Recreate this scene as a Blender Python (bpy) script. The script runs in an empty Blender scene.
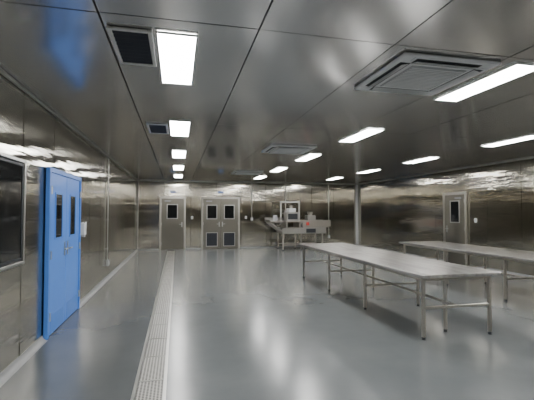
import bpy, math, random
from mathutils import Vector, Matrix
random.seed(4)
col=bpy.context.collection

# ---------------------------------------------------------------- materials
def newmat(name):
    m=bpy.data.materials.new(name); m.use_nodes=True
    nt=m.node_tree; b=nt.nodes["Principled BSDF"]
    return m,nt,b
def simple(name,c,rough=.5,metal=0.,emit=0.,spec=None,noise=0.):
    m,nt,b=newmat(name)
    b.inputs["Base Color"].default_value=(*c,1)
    b.inputs["Roughness"].default_value=rough
    b.inputs["Metallic"].default_value=metal
    if emit:
        b.inputs["Emission Color"].default_value=(*c,1)
        b.inputs["Emission Strength"].default_value=emit
    if not emit:
        tc=nt.nodes.new("ShaderNodeTexCoord"); n=nt.nodes.new("ShaderNodeTexNoise"); n.inputs["Scale"].default_value=6
        mr=nt.nodes.new("ShaderNodeMapRange"); mr.inputs[3].default_value=max(0.02,rough-.04); mr.inputs[4].default_value=rough+.04
        nt.links.new(tc.outputs["Object"],n.inputs["Vector"]); nt.links.new(n.outputs["Fac"],mr.inputs[0]); nt.links.new(mr.outputs[0],b.inputs["Roughness"])
    return m
def steel(name,c,rough,tangent=None,aniso=0.,bumps=(),var=.08,rvar=.03,rscale=(1,1,1),haze=None):
    """haze=(roughness, fraction): second, rougher lobe of the brushed finish"""
    m,nt,b=newmat(name); L=nt.links.new; N=nt.nodes.new
    tc=N("ShaderNodeTexCoord")
    mp0=N("ShaderNodeMapping"); mp0.inputs["Scale"].default_value=rscale
    n=N("ShaderNodeTexNoise"); n.inputs["Scale"].default_value=.9; n.inputs["Detail"].default_value=3
    L(tc.outputs["Object"],mp0.inputs["Vector"]); L(mp0.outputs[0],n.inputs["Vector"])
    cr=N("ShaderNodeMixRGB"); cr.inputs[1].default_value=(*[x*(1-var) for x in c],1); cr.inputs[2].default_value=(*[x*(1+var) for x in c],1)
    mv=N("ShaderNodeMapRange"); mv.inputs[1].default_value=.3; mv.inputs[2].default_value=.7
    L(n.outputs["Fac"],mv.inputs[0]); L(mv.outputs[0],cr.inputs[0])
    last=None
    for s,st,det in bumps:
        mp=N("ShaderNodeMapping"); mp.inputs["Scale"].default_value=s
        nn=N("ShaderNodeTexNoise"); nn.inputs["Scale"].default_value=1; nn.inputs["Detail"].default_value=det
        L(tc.outputs["Object"],mp.inputs["Vector"]); L(mp.outputs[0],nn.inputs["Vector"])
        bp=N("ShaderNodeBump"); bp.inputs["Strength"].default_value=1; bp.inputs["Distance"].default_value=st
        L(nn.outputs["Fac"],bp.inputs["Height"])
        if last: L(last,bp.inputs["Normal"])
        last=bp.outputs[0]
    tan=None
    if tangent:
        cx=N("ShaderNodeCombineXYZ")
        for i in range(3): cx.inputs[i].default_value=tangent[i]
        tan=cx.outputs[0]
    def setup(bb,r,rv,an):
        bb.inputs["Metallic"].default_value=1
        mr=N("ShaderNodeMapRange"); mr.inputs[1].default_value=.3; mr.inputs[2].default_value=.7
        mr.inputs[3].default_value=r*(1-rv); mr.inputs[4].default_value=r*(1+rv)
        L(n.outputs["Fac"],mr.inputs[0]); L(mr.outputs[0],bb.inputs["Roughness"]); L(cr.outputs[0],bb.inputs["Base Color"])
        if tan: bb.inputs["Anisotropic"].default_value=an; L(tan,bb.inputs["Tangent"])
        if last: L(last,bb.inputs["Normal"])
    setup(b,rough,rvar,aniso)
    if haze:
        b2=N("ShaderNodeBsdfPrincipled"); setup(b2,haze[0],.03,.6)
        ms=N("ShaderNodeMixShader"); ms.inputs[0].default_value=haze[1]
        out=nt.nodes["Material Output"]
        L(b.outputs[0],ms.inputs[1]); L(b2.outputs[0],ms.inputs[2]); L(ms.outputs[0],out.inputs["Surface"])
    return m
WC=(.52,.495,.43)
m_wallY=steel("brushed_steel_side",WC,.11,(0,1,0),1.0,[((1,.8,4.0),.006,1),((1,2,24),.0012,1)],var=.04)
m_wallX=steel("brushed_steel_end",WC,.12,(1,0,0),1.0,[((.8,1,4.0),.004,1),((2,1,20),.0008,1)],var=.04)
m_ceil=steel("ceiling_steel",(.56,.56,.555),.15,(1,0,0),.85,[((.8,.5,1),.003,1)],var=.02,haze=(.40,.2))
m_joint=simple("joint_dark",(.03,.03,.03),.6)
m_trim=simple("trim_steel",(.62,.62,.60),.34,1.)
m_drain=simple("drain_frame_steel",(.42,.42,.40),.34,1.)
m_steel=steel("table_steel",(.46,.45,.43),.34,None,0,[((3,1,1),.001,1)])
m_top=steel("table_top_steel",(.70,.69,.68),.12,None,0,[((9,1.4,1),.013,3)],var=.25,rvar=.1,rscale=(14,2,1),haze=(.36,.45))
m_leg=simple("tube_steel",(.50,.47,.43),.34,1.)
m_white=simple("white_powder_coat",(.70,.71,.71),.4)
m_grey=simple("grey_plastic",(.40,.41,.42),.45)
m_dark=simple("dark_void",(.015,.018,.022),.5)
m_glass=simple("dark_window_glass",(.012,.013,.014),.06)
m_blue=simple("blue_door_paint",(.09,.26,.78),.38)
m_bluef=simple("blue_frame_paint",(.07,.23,.71),.38)
m_sign=simple("blue_sign",(.05,.22,.75),.4)
m_light=simple("led_diffuser",(1,.99,.97),.5,0,52)
m_cove=simple("cove_pvc",(.26,.265,.265),.45)
m_vent=simple("vent_dark_filter",(.03,.035,.05),.7)
m_red=simple("red_plastic",(.5,.04,.03),.4)
m_fr=simple("door_frame_steel",(.55,.53,.48),.34,1.)
m_doorsteel=steel("door_steel",(.26,.247,.215),.33,(1,0,0),.6,[((1,1,1),.004,1)])

def floor_mat():
    m,nt,b=newmat("grey_epoxy"); L=nt.links.new; N=nt.nodes.new
    tc=N("ShaderNodeTexCoord")
    n=N("ShaderNodeTexNoise"); n.inputs["Scale"].default_value=.8; n.inputs["Detail"].default_value=5; n.inputs["Roughness"].default_value=.6
    L(tc.outputs["Object"],n.inputs["Vector"])
    cr=N("ShaderNodeMixRGB"); cr.inputs[1].default_value=(.085,.095,.099,1); cr.inputs[2].default_value=(.155,.168,.173,1)
    L(n.outputs["Fac"],cr.inputs[0]); L(cr.outputs[0],b.inputs["Base Color"])
    # the aisle left of the drain has a darker base colour
    sx=N("ShaderNodeSeparateXYZ"); L(tc.outputs["Object"],sx.inputs[0])
    mx=N("ShaderNodeMapRange"); mx.inputs[1].default_value=-.36; mx.inputs[2].default_value=-.34; mx.inputs[3].default_value=.80; mx.inputs[4].default_value=1.0
    L(sx.outputs[0],mx.inputs[0])
    vm=N("ShaderNodeVectorMath"); vm.operation='SCALE'; L(cr.outputs[0],vm.inputs[0]); L(mx.outputs[0],vm.inputs["Scale"])
    L(vm.outputs[0],b.inputs["Base Color"])
    mr=N("ShaderNodeMapRange"); mr.inputs[1].default_value=.1; mr.inputs[2].default_value=.9; mr.inputs[3].default_value=.19; mr.inputs[4].default_value=.26
    L(n.outputs["Fac"],mr.inputs[0]); L(mr.outputs[0],b.inputs["Roughness"])
    b.inputs["IOR"].default_value=1.5
    n2=N("ShaderNodeTexNoise"); n2.inputs["Scale"].default_value=3; n2.inputs["Detail"].default_value=1
    L(tc.outputs["Object"],n2.inputs["Vector"])
    bp=N("ShaderNodeBump"); bp.inputs["Distance"].default_value=.002
    L(n2.outputs["Fac"],bp.inputs["Height"]); L(bp.outputs[0],b.inputs["Normal"])
    return m
m_floor=floor_mat()
def grate_mat():
    m,nt,b=newmat("perforated_grate"); L=nt.links.new; N=nt.nodes.new
    tc=N("ShaderNodeTexCoord"); v=N("ShaderNodeTexVoronoi"); v.inputs["Scale"].default_value=34; v.inputs["Randomness"].default_value=.0
    L(tc.outputs["Object"],v.inputs["Vector"])
    r=N("ShaderNodeValToRGB"); e=r.color_ramp.elements
    e[0].position=.32; e[0].color=(.03,.03,.03,1); e[1].position=.39; e[1].color=(.40,.39,.36,1)
    L(v.outputs["Distance"],r.inputs[0]); L(r.outputs[0],b.inputs["Base Color"])
    b.inputs["Metallic"].default_value=.4; b.inputs["Roughness"].default_value=.45
    return m
m_grate=grate_mat()

# ---------------------------------------------------------------- mesh builder
class MB:
    def __init__(s): s.v=[];s.f=[];s.mi=[];s.mats=[];s.sm=[]
    def slot(s,m):
        if m not in s.mats: s.mats.append(m)
        return s.mats.index(m)
    def add(s,vs,fs,m,smooth=False,M=None):
        o=len(s.v); k=s.slot(m)
        for p in vs:
            p=Vector(p); s.v.append(tuple(M@p) if M else tuple(p))
        for f in fs: s.f.append([o+i for i in f]); s.mi.append(k); s.sm.append(smooth)
    def box(s,a,b,m,M=None,bev=0.0):
        x0,x1=sorted((a[0],b[0]));y0,y1=sorted((a[1],b[1]));z0,z1=sorted((a[2],b[2]))
        if bev>0:
            c=min(bev,(x1-x0)/2.1,(y1-y0)/2.1,(z1-z0)/2.1)
            import bmesh
            bm=bmesh.new()
            for x,dx in((x0,c),(x1,-c)):
                for y,dy in((y0,c),(y1,-c)):
                    for z,dz in((z0,c),(z1,-c)):
                        bm.verts.new((x+dx,y+dy,z));bm.verts.new((x+dx,y,z+dz));bm.verts.new((x,y+dy,z+dz))
            bmesh.ops.convex_hull(bm,input=bm.verts)
            bmesh.ops.recalc_face_normals(bm,faces=bm.faces)
            bm.verts.index_update()
            s.add([v.co[:] for v in bm.verts],[[v.index for v in f.verts] for f in bm.faces],m,False,M); bm.free(); return
        vs=[(x0,y0,z0),(x1,y0,z0),(x1,y1,z0),(x0,y1,z0),(x0,y0,z1),(x1,y0,z1),(x1,y1,z1),(x0,y1,z1)]
        s.add(vs,[(0,3,2,1),(4,5,6,7),(0,1,5,4),(1,2,6,5),(2,3,7,6),(3,0,4,7)],m,False,M)
    def cyl(s,p,q,r,m,n=14,r2=None,M=None):
        p=Vector(p);q=Vector(q);d=(q-p).normalized(); r2=r if r2 is None else r2
        u=d.orthogonal().normalized(); w=d.cross(u)
        vs=[];
        for c,rr in((p,r),(q,r2)):
            for i in range(n):
                t=2*math.pi*i/n; vs.append(c+u*math.cos(t)*rr+w*math.sin(t)*rr)
        s.add(vs,[(i,(i+1)%n,n+(i+1)%n,n+i) for i in range(n)],m,True,M)
        s.add(vs[:n],[tuple(reversed(range(n)))],m,False,M); s.add(vs[n:],[tuple(range(n))],m,False,M)
    def obj(s,name,loc=(0,0,0),rz=0,parent=None):
        me=bpy.data.meshes.new(name); me.from_pydata([Vector(p) for p in s.v],[],s.f)
        for m in s.mats: me.materials.append(m)
        for i,p in enumerate(me.polygons): p.material_index=s.mi[i]; p.use_smooth=s.sm[i]
        me.update()
        o=bpy.data.objects.new(name,me); col.objects.link(o); o.location=loc; o.rotation_euler=(0,0,rz)
        if parent: o.parent=parent
        return o
def dup(o,loc,rz=None):
    d=bpy.data.objects.new(o.name.split(".")[0],o.data); col.objects.link(d); d.location=loc
    d.rotation_euler=o.rotation_euler if rz is None else (0,0,rz)
    return d

XL,XR,YB,YF,H=-1.55,8.0,16.2,-5.0,2.8
P=1.05
# ---------------------------------------------------------------- floor
b=MB(); dx0,dx1=-.36,-.08
b.box((XL-.1,YF-.1,-.1),(dx0,YB+.1,0),m_floor); b.box((dx1,YF-.1,-.1),(XR+.1,YB+.1,0),m_floor)
b.box((dx0,YF-.1,-.1),(dx1,YF+.3,0),m_floor); b.box((dx0,YB-.5,-.1),(dx1,YB+.1,0),m_floor)
b.box((dx0,YF,-.1),(dx1,YB,-.06),m_joint)
b.obj("floor")
b=MB()
b.box((dx0,YF+.3,-.05),(dx0+.03,YB-.5,.002),m_drain); b.box((dx1-.03,YF+.3,-.05),(dx1,YB-.5,.002),m_drain)
y=YF+.3
while y<YB-.5:
    y2=min(y+.6,YB-.5)
    b.box((dx0+.034,y+.005,-.012),(dx1-.034,y2-.005,-.001),m_grate)
    for yy in (y+.004,y2-.012): b.box((dx0+.034,yy,-.012),(dx1-.034,yy+.008,.001),m_drain)
    y=y2
b.obj("floor_drain_grate")

# ---------------------------------------------------------------- ceiling
b=MB()
b.box((XL-.1,YF-.1,H+.03),(XR+.1,YB+.1,H+.12),m_joint)
xs=[XL]+[x for x in [-.5+P*i for i in range(9)] if x<XR-.1]+[XR]
ys=[YF,-3.4,-.4,2.6,5.6,8.6,11.6,14.6,YB]
for i in range(len(xs)-1):
    for j in range(len(ys)-1):
        cx,cy=(xs[i]+xs[i+1])/2,(ys[j]+ys[j+1])/2
        M=Matrix.Translation((cx,cy,H))@Matrix.Rotation(math.radians(random.gauss(0,.2)),4,'Y')@Matrix.Rotation(math.radians(random.gauss(0,.05)),4,'X')
        w,l=(xs[i+1]-xs[i])/2-.006,(ys[j+1]-ys[j])/2-.006
        b.box((-w,-l,.002),(w,l,.025),m_ceil,M)
b.obj("ceiling")

# ---------------------------------------------------------------- walls
def wall(name,side):
    b=MB()
    if side in "LR":
        X=XL if side=='L' else XR; s=-1 if side=='L' else 1
        b.box((X+s*.04,YF-.1,0),(X+s*.15,YB+.1,H+.03),m_joint)
        y=YF
        while y<YB-.01:
            y2=min(y+P,YB)
            M=Matrix.Translation((X,(y+y2)/2,H/2))@Matrix.Rotation(math.radians(max(-.3,min(.3,random.gauss(0,.15)))),4,'Z')@Matrix.Rotation(math.radians(max(-.15,min(.15,random.gauss(0,.08)))),4,'Y')
            w=(y2-y)/2-.005
            b.box((s*.009,-w,-H/2),(s*.030,w,H/2),m_wallY,M); y=y2
    else:
        Y=YB if side=='B' else YF; s=1 if side=='B' else -1
        b.box((XL-.1,Y+s*.04,0),(XR+.1,Y+s*.15,H+.03),m_joint)
        x=XL
        while x<XR-.01:
            x2=min(x+P,XR)
            M=Matrix.Translation(((x+x2)/2,Y,H/2))@Matrix.Rotation(math.radians(max(-.3,min(.3,random.gauss(0,.15)))),4,'Z')@Matrix.Rotation(math.radians(max(-.15,min(.15,random.gauss(0,.08)))),4,'X')
            w=(x2-x)/2-.005
            b.box((-w,s*.009,-H/2),(w,s*.030,H/2),m_wallX,M); x=x2
    return b.obj(name)
wall("wall_left","L");wall("wall_right","R");wall("wall_back","B");wall("wall_front","F")
def cove(name,a,bp,nrm,gaps=()):
    b=MB(); a=Vector(a);bp=Vector(bp);n=Vector(nrm); d=(bp-a).normalized(); Ltot=(bp-a).length
    segs=[];t=0
    for g0,g1 in sorted(gaps): segs.append((t,g0)); t=g1
    segs.append((t,Ltot))
    k=6;r=.06
    for t0,t1 in segs:
        vs=[]
        for t in (t0,t1):
            base=a+d*t
            vs.append(base-n*.008)
            for i in range(k+1):
                th=math.pi/2*i/k
                off=r-r*math.sin(th); z=r-r*math.cos(th)
                vs.append(base+n*off+Vector((0,0,z)))
            vs.append(base-n*.008+Vector((0,0,r)))
        m=k+3
        fs=[(i,(i+1)%m,m+(i+1)%m,m+i) for i in range(m)]
        b.add(vs,fs,m_cove); 
    return b.obj(name)
cove("baseboard_left",(XL,YF,0),(XL,YB,0),(1,0,0),[(5.13-YF,6.72-YF)])
cove("baseboard_right",(XR,YF,0),(XR,YB,0),(-1,0,0),[(9.3-YF,10.36-YF)])
cove("baseboard_back",(XL,YB,0),(XR,YB,0),(0,-1,0),[(-.69-XL,.34-XL),(.97-XL,2.6-XL)])
b=MB()
b.box((XL,YB-.045,.06),(XL+.045,YB,H-.03),m_trim,bev=.01)
b.box((XR-.10,YB-.10,.06),(XR,YB,H-.03),m_white,bev=.01)
b.obj("trim_corner")
b=MB()
for x,s in((XL,1),(XR,-1)): b.box((x,YF,H-.03),(x+s*.03,YB,H),m_trim)
b.box((XL+.03,YB-.03,H-.03),(XR-.03,YB,H),m_trim)
b.obj("trim_ceiling")

# ---------------------------------------------------------------- ceiling fixtures
b=MB(); w,l=.15,.55
b.box((-w+.015,-l+.015,-.008),(w-.015,l-.015,-.001),m_light)
for a,c in (((-w,-l),(-w+.015,l)),((w-.015,-l),(w,l)),((-w+.015,-l),(w-.015,-l+.015)),((-w+.015,l-.015),(w-.015,l))):
    b.box((a[0],a[1],-.014),(c[0],c[1],0),m_white)
L0=b.obj("ceiling_light_panel",(-.01,3.32,H))
for cx,y0 in ((.03,3.35),(2.95,3.22),(5.8,3.05)):
    for k in range(-3,5):
        y=y0+2.65*k
        if y>YB-.8 or y<YF+.6: continue
        if cx==.03 and k==0: continue
        dup(L0,(cx,y,H))
b=MB(); w,l=.15,.33
for a,c in (((-w,-l),(-w+.03,l)),((w-.03,-l),(w,l)),((-w+.03,-l),(w-.03,-l+.03)),((-w+.03,l-.03),(w-.03,l))):
    b.box((a[0],a[1],-.018),(c[0],c[1],0),m_white,bev=.004)
b.box((-w+.03,-l+.03,-.004),(w-.03,l-.03,-.001),m_vent)
for i in range(9):
    y=-l+.06+i*(2*l-.12)/8
    b.add([(-w+.03,y-.02,-.005),(w-.03,y-.02,-.005),(w-.03,y+.012,-.016),(-w+.03,y+.012,-.016)],[(0,1,2,3)],m_vent)
V=b.obj("ceiling_air_vent",(-.33,3.1,H)); dup(V,(-.29,6.05,H)); 
b=MB(); w=.46
b.box((-w,-w,-.028),(w,w,0),m_white,bev=.02)
b.box((-.27,-.27,-.036),(.27,.27,-.028),m_grey,bev=.006)
for i in range(15):
    y=-.245+i*.035
    b.box((-.25,y,-.041),(.25,y+.014,-.036),m_white)
for a in range(4):
    M=Matrix.Rotation(a*math.pi/2,4,'Z')
    b.box((-.31,.31,-.0295),(.31,.405,-.027),m_dark,M)
    b.add([(-.30,.318,-.030),(.30,.318,-.030),(.30,.39,-.046),(-.30,.39,-.046)],[(0,1,2,3),(3,2,1,0)],m_white,M=M)
    b.box((-.43,.34,-.0295),(-.36,.345,-.028),m_grey,M)
A=b.obj("ceiling_cassette_air_conditioner",(2.2,3.14,H)); dup(A,(2.17,7.45,H)); dup(A,(2.17,12.2,H)); dup(A,(2.17,-1.2,H))

# ---------------------------------------------------------------- window left
def frame(b,u0,u1,v0,v1,t,d0,d1,m,M,bottom=True):
    b.box((u0,d0,v0),(u0+t,d1,v1),m,M,bev=.004); b.box((u1-t,d0,v0),(u1,d1,v1),m,M,bev=.004)
    b.box((u0+t,d0,v1-t),(u1-t,d1,v1),m,M,bev=.004)
    if bottom: b.box((u0+t,d0,v0),(u1-t,d1,v0+t),m,M,bev=.004)
ML=Matrix(((0,1,0,XL),(1,0,0,0),(0,0,1,0),(0,0,0,1)))
MR=Matrix(((0,-1,0,XR),(1,0,0,0),(0,0,1,0),(0,0,0,1)))
MBk=Matrix(((1,0,0,0),(0,-1,0,YB),(0,0,1,0),(0,0,0,1)))
b=MB(); 
b.box((2.6,.0,1.02),(4.42,.012,2.04),m_glass,ML)
frame(b,2.58,4.44,1.0,2.06,.03,.0,.03,m_trim,ML)
frame(b,2.62,4.40,1.04,2.02,.03,.012,.02,m_dark,ML)
b.obj("window_1")

b=MB(); u0,u1,top=5.2,6.65,2.02
frame(b,u0-.06,u1+.06,0,top+.06,.06,0,.05,m_bluef,ML,False)
mid=(u0+u1)/2
for a,c,wa,wc in((u0,mid-.003,5.42,5.70),(mid+.003,u1,6.10,6.38)):
    b.box((a+.003,.0,.01),(c-.003,.035,top-.003),m_blue,ML,bev=.004)
    b.box((wa,.035,1.2),(wc,.039,1.76),m_glass,ML)
    frame(b,wa-.025,wc+.025,1.175,1.785,.025,.035,.045,m_bluef,ML)
    b.box((a+.08,.035,.03),(c-.08,.038,.25),m_bluef,ML,bev=.001)
for u in (mid-.07,mid+.07):
    b.cyl((u,.035,1.02),(u,.075,1.02),.012,m_trim,M=ML); b.cyl((u,.075,1.02),(u+(.1 if u>mid else -.1),.075,1.02),.01,m_trim,M=ML)
    b.box((u-.022,.035,.93),(u+.022,.042,1.12),m_trim,ML,bev=.003)
for u in(u0+.01,u1-.01):
    for z in(.25,1.0,1.8): b.cyl((u,.05,z-.05),(u,.05,z+.05),.011,m_trim,M=ML)
b.obj("door_1")
def steel_door(name,M,leaves,top,grille=False):
    b=MB(); u0=leaves[0][0]; u1=leaves[-1][1]
    frame(b,u0-.07,u1+.07,0,top+.07,.07,0,.05,m_fr,M,False)
    for a,c,wa,wc,z0,z1 in leaves:
        b.box((a+.003,0,.01),(c-.003,.03,top-.003),m_doorsteel,M,bev=.004)
        b.box((wa,.03,z0),(wc,.034,z1),m_glass,M)
        frame(b,wa-.03,wc+.03,z0-.03,z1+.03,.03,.03,.042,m_trim,M)
        if grille:
            b.box((wa-.03,.03,.12),(wc+.03,.034,.66),m_dark,M)
            frame(b,wa-.05,wc+.05,.10,.68,.025,.03,.04,m_trim,M)
            for i in range(8): b.box((wa-.03,.034,.15+i*.062),(wc+.03,.038,.17+i*.062),m_vent,M)
    n=len(leaves)
    hs=[leaves[0][1]-.08] if n==1 else [leaves[0][1]-.06,leaves[1][0]+.06]
    for h in hs:
        b.box((h-.022,.03,.92),(h+.022,.037,1.12),m_trim,M,bev=.003)
        b.cyl((h,.03,1.03),(h,.075,1.03),.011,m_trim,M=M); b.cyl((h,.075,1.03),(h-.11*(1 if h==hs[0] else -1),.075,1.03),.01,m_trim,M=M)
    for u in(u0,u1) if n==2 else (u0,):
        for z in(.25,1.05,1.85): b.cyl((u,.045,z-.05),(u,.045,z+.05),.012,m_trim,M=M)
    b.box((u0+.12,.03,top-.13),(u0+.36,.08,top-.08),m_grey,M,bev=.006)
    return b.obj(name)
steel_door("door_2",MBk,[(-.62,.27,-.38,0.0,1.28,1.82)],2.08)
steel_door("door_3",MBk,[(1.05,1.775,1.22,1.60,1.26,1.80),(1.785,2.51,1.94,2.33,1.26,1.80)],2.08,True)
steel_door("door_4",MR,[(9.42,10.26,9.66,10.0,1.24,1.84)],2.04)

def sign(M,u,z,w=.22,h=.08):
    b=MB(); b.box((u-w/2,0,z-h/2),(u+w/2,.02,z+h/2),m_sign,M,bev=.004)
    b.box((u-w/2+.05,.02,z-.012),(u+w/2-.05,.022,z+.012),m_white,M)
    return b.obj("exit_sign")
sign(MBk,-.17,2.36);sign(MBk,1.78,2.36)
def sw(M,u,z,name="wall_switch"):
    b=MB(); b.box((u-.045,0,z-.06),(u+.045,.012,z+.06),m_white,M,bev=.004); b.box((u-.02,.012,z-.03),(u+.02,.018,z+.03),m_grey,M,bev=.002); return b.obj(name)
sw(ML,7.05,1.3);sw(ML,7.25,1.3);sw(MBk,.6,1.3);sw(MBk,2.85,1.3);sw(MR,9.05,1.3)
def disp(M,u,z):
    b=MB(); b.box((u-.06,0,z-.1),(u+.06,.09,z+.1),m_white,M,bev=.012); b.box((u-.03,.03,z-.13),(u+.03,.08,z-.1),m_grey,M,bev=.004); return b.obj("soap_dispenser")
disp(ML,6.86,1.25)
def conduit(M,u,z0,boxz=None):
    b=MB(); b.cyl((u,.02,z0),(u,.02,H-.03),.011,m_trim,M=M)
    for z in(z0+.25,z0+.9,H-.3): b.box((u-.025,0,z-.01),(u+.025,.034,z+.01),m_trim,M)
    b.box((u-.05,0,z0-.14),(u+.05,.055,z0),m_grey,M,bev=.006); b.box((u-.03,.055,z0-.11),(u+.03,.06,z0-.03),m_white,M)
    return b.obj("conduit_with_socket")
conduit(ML,9.36,.45);conduit(MBk,3.1,1.3);conduit(MBk,4.6,1.6);conduit(MBk,6.6,.5)

# ---------------------------------------------------------------- tables
def table():
    b=MB(); w,l,h=1.12,4.72,.785
    for y0,y1 in((0,l/2-.002),(l/2+.002,l)):
        b.box((0,y0,h-.04),(w,y1,h),m_top,bev=.006)
    for y in (.10,1.58,3.05,l-.12):
        for x in(.09,w-.09):
            b.box((x-.019,y-.019,.03),(x+.019,y+.019,h-.04),m_leg,bev=.004)
            b.cyl((x,y,0),(x,y,.03),.024,m_dark,12,.016)
        b.box((.109,y-.015,.36),(w-.109,y+.015,.39),m_leg,bev=.003)
        b.box((.109,y-.018,h-.08),(w-.109,y+.018,h-.04),m_leg)
    b.box((w/2-.018,.30,.03),(w/2+.018,.336,h-.04),m_leg,bev=.004); b.cyl((w/2,.318,0),(w/2,.318,.03),.024,m_dark,12,.016)
    for x in(.09,w-.09):
        b.box((x-.018,.12,h-.08),(x+.018,l-.14,h-.04),m_leg)
    for (ya,yb) in ((.10,1.58),(1.58,3.05),(3.05,l-.12)):
        for x in (w/2,): b.box((x-.015,ya+.015,.36),(x+.015,yb-.015,.39),m_leg,bev=.003)
    return b
T=table().obj("stainless_steel_work_table",(2.80,4.03,0))
dup(T,(5.42,4.0,0))

# ---------------------------------------------------------------- packing machine at the back
b=MB(); x0,x1=3.55,6.0; y0,y1=14.7,15.7
for x in(x0+.55,x0+1.3,x1-.25):
    for y in(y0+.1,y1-.1):
        b.box((x-.025,y-.025,.04),(x+.025,y+.025,.85),m_leg,bev=.004); b.cyl((x,y,0),(x,y,.05),.035,m_dark,12,.02)
b.box((x0+.55,y0+.08,.2),(x1-.25,y0+.12,.24),m_leg);b.box((x0+.55,y1-.12,.2),(x1-.25,y1-.08,.24),m_leg)
b.box((x0,y0,1.12),(x0+1.35,y1,1.17),m_leg,bev=.006)
b.box((x0,y1-.03,1.17),(x0+1.35,y1,1.3),m_steel);b.box((x0,y0,1.17),(x0+.03,y1-.03,1.22),m_steel)
b.add([(x0+.05,y0+.05,1.12),(x0+.6,y0+.05,.72),(x0+.6,y1-.05,.72),(x0+.05,y1-.05,1.12),(x0+.05,y0+.05,1.08),(x0+.6,y0+.05,.68),(x0+.6,y1-.05,.68),(x0+.05,y1-.05,1.08)],
      [(0,1,2,3),(7,6,5,4),(0,4,5,1),(3,2,6,7),(1,5,6,2),(0,3,7,4)],m_steel)
b.box((x0+.5,y0+.05,.66),(x1-.1,y1-.05,.90),m_steel,bev=.01)
b.box((x0+1.5,y0+.043,.70),(x0+1.9,y0+.05,.86),m_dark)
for x in(x0+.7,x0+1.25): b.box((x-.03,y0+.08,.90),(x+.03,y1-.08,1.12),m_leg)
b.box((x0+1.35,y0+.1,.90),(x1,y1-.1,1.02),m_steel,bev=.008)
b.box((x0+1.35,y0+.06,.94),(x1+.1,y0+.1,1.2),m_leg,bev=.004);b.box((x0+1.35,y1-.1,.94),(x1+.1,y1-.06,1.2),m_leg,bev=.004)
for i in range(14):
    xx=x0+1.42+i*.085
    b.cyl((xx,y0+.1,1.05),(xx,y1-.1,1.05),.03,m_grey,12)
b.box((x0+.75,y0+.25,1.17),(x0+1.25,y0+.75,1.52),m_steel,bev=.012)
b.box((x0+.80,y0+.243,1.23),(x0+1.2,y0+.25,1.46),m_dark)
b.box((x0+.85,y0+.3,1.52),(x0+1.15,y0+.7,1.68),m_white,bev=.02)
b.cyl((x0+1.0,y0+.5,1.68),(x0+1.0,y0+.5,1.80),.06,m_leg,18)
b.box((x0+1.65,y0+.3,1.05),(x0+2.0,y0+.7,1.40),m_steel,bev=.02); b.cyl((x0+1.82,y0+.5,1.40),(x0+1.82,y0+.5,1.54),.09,m_leg,20,.13)
b.cyl((x0+.3,y0+.4,1.17),(x0+.3,y0+.4,1.4),.09,m_grey,20)
for x in(x0+.65,x0+1.45): b.box((x-.03,y1-.2,1.0),(x+.03,y1-.14,1.98),m_trim)
b.box((x0+.65,y1-.2,1.92),(x0+1.45,y1-.14,1.98),m_trim)
b.box((x0+.65,y1-.19,1.45),(x0+1.45,y1-.16,1.49),m_leg)
b.box((x0+1.5,y0+.03,1.0),(x0+1.62,y0+.06,1.12),m_red,bev=.004)
b.obj("packing_conveyor_machine")

# ---------------------------------------------------------------- world + camera
w=bpy.data.worlds.new("world"); bpy.context.scene.world=w; w.use_nodes=True
w.node_tree.nodes["Background"].inputs[0].default_value=(.5,.55,.6,1); w.node_tree.nodes["Background"].inputs[1].default_value=.05
cam=bpy.data.cameras.new("camera"); co=bpy.data.objects.new("camera",cam); col.objects.link(co)
cam.sensor_width=36; cam.lens=386/534*36; cam.clip_start=.05
co.location=(0,0,1.53); co.rotation_euler=(math.radians(91.78),0,-math.radians(13.1))
bpy.context.scene.camera=co
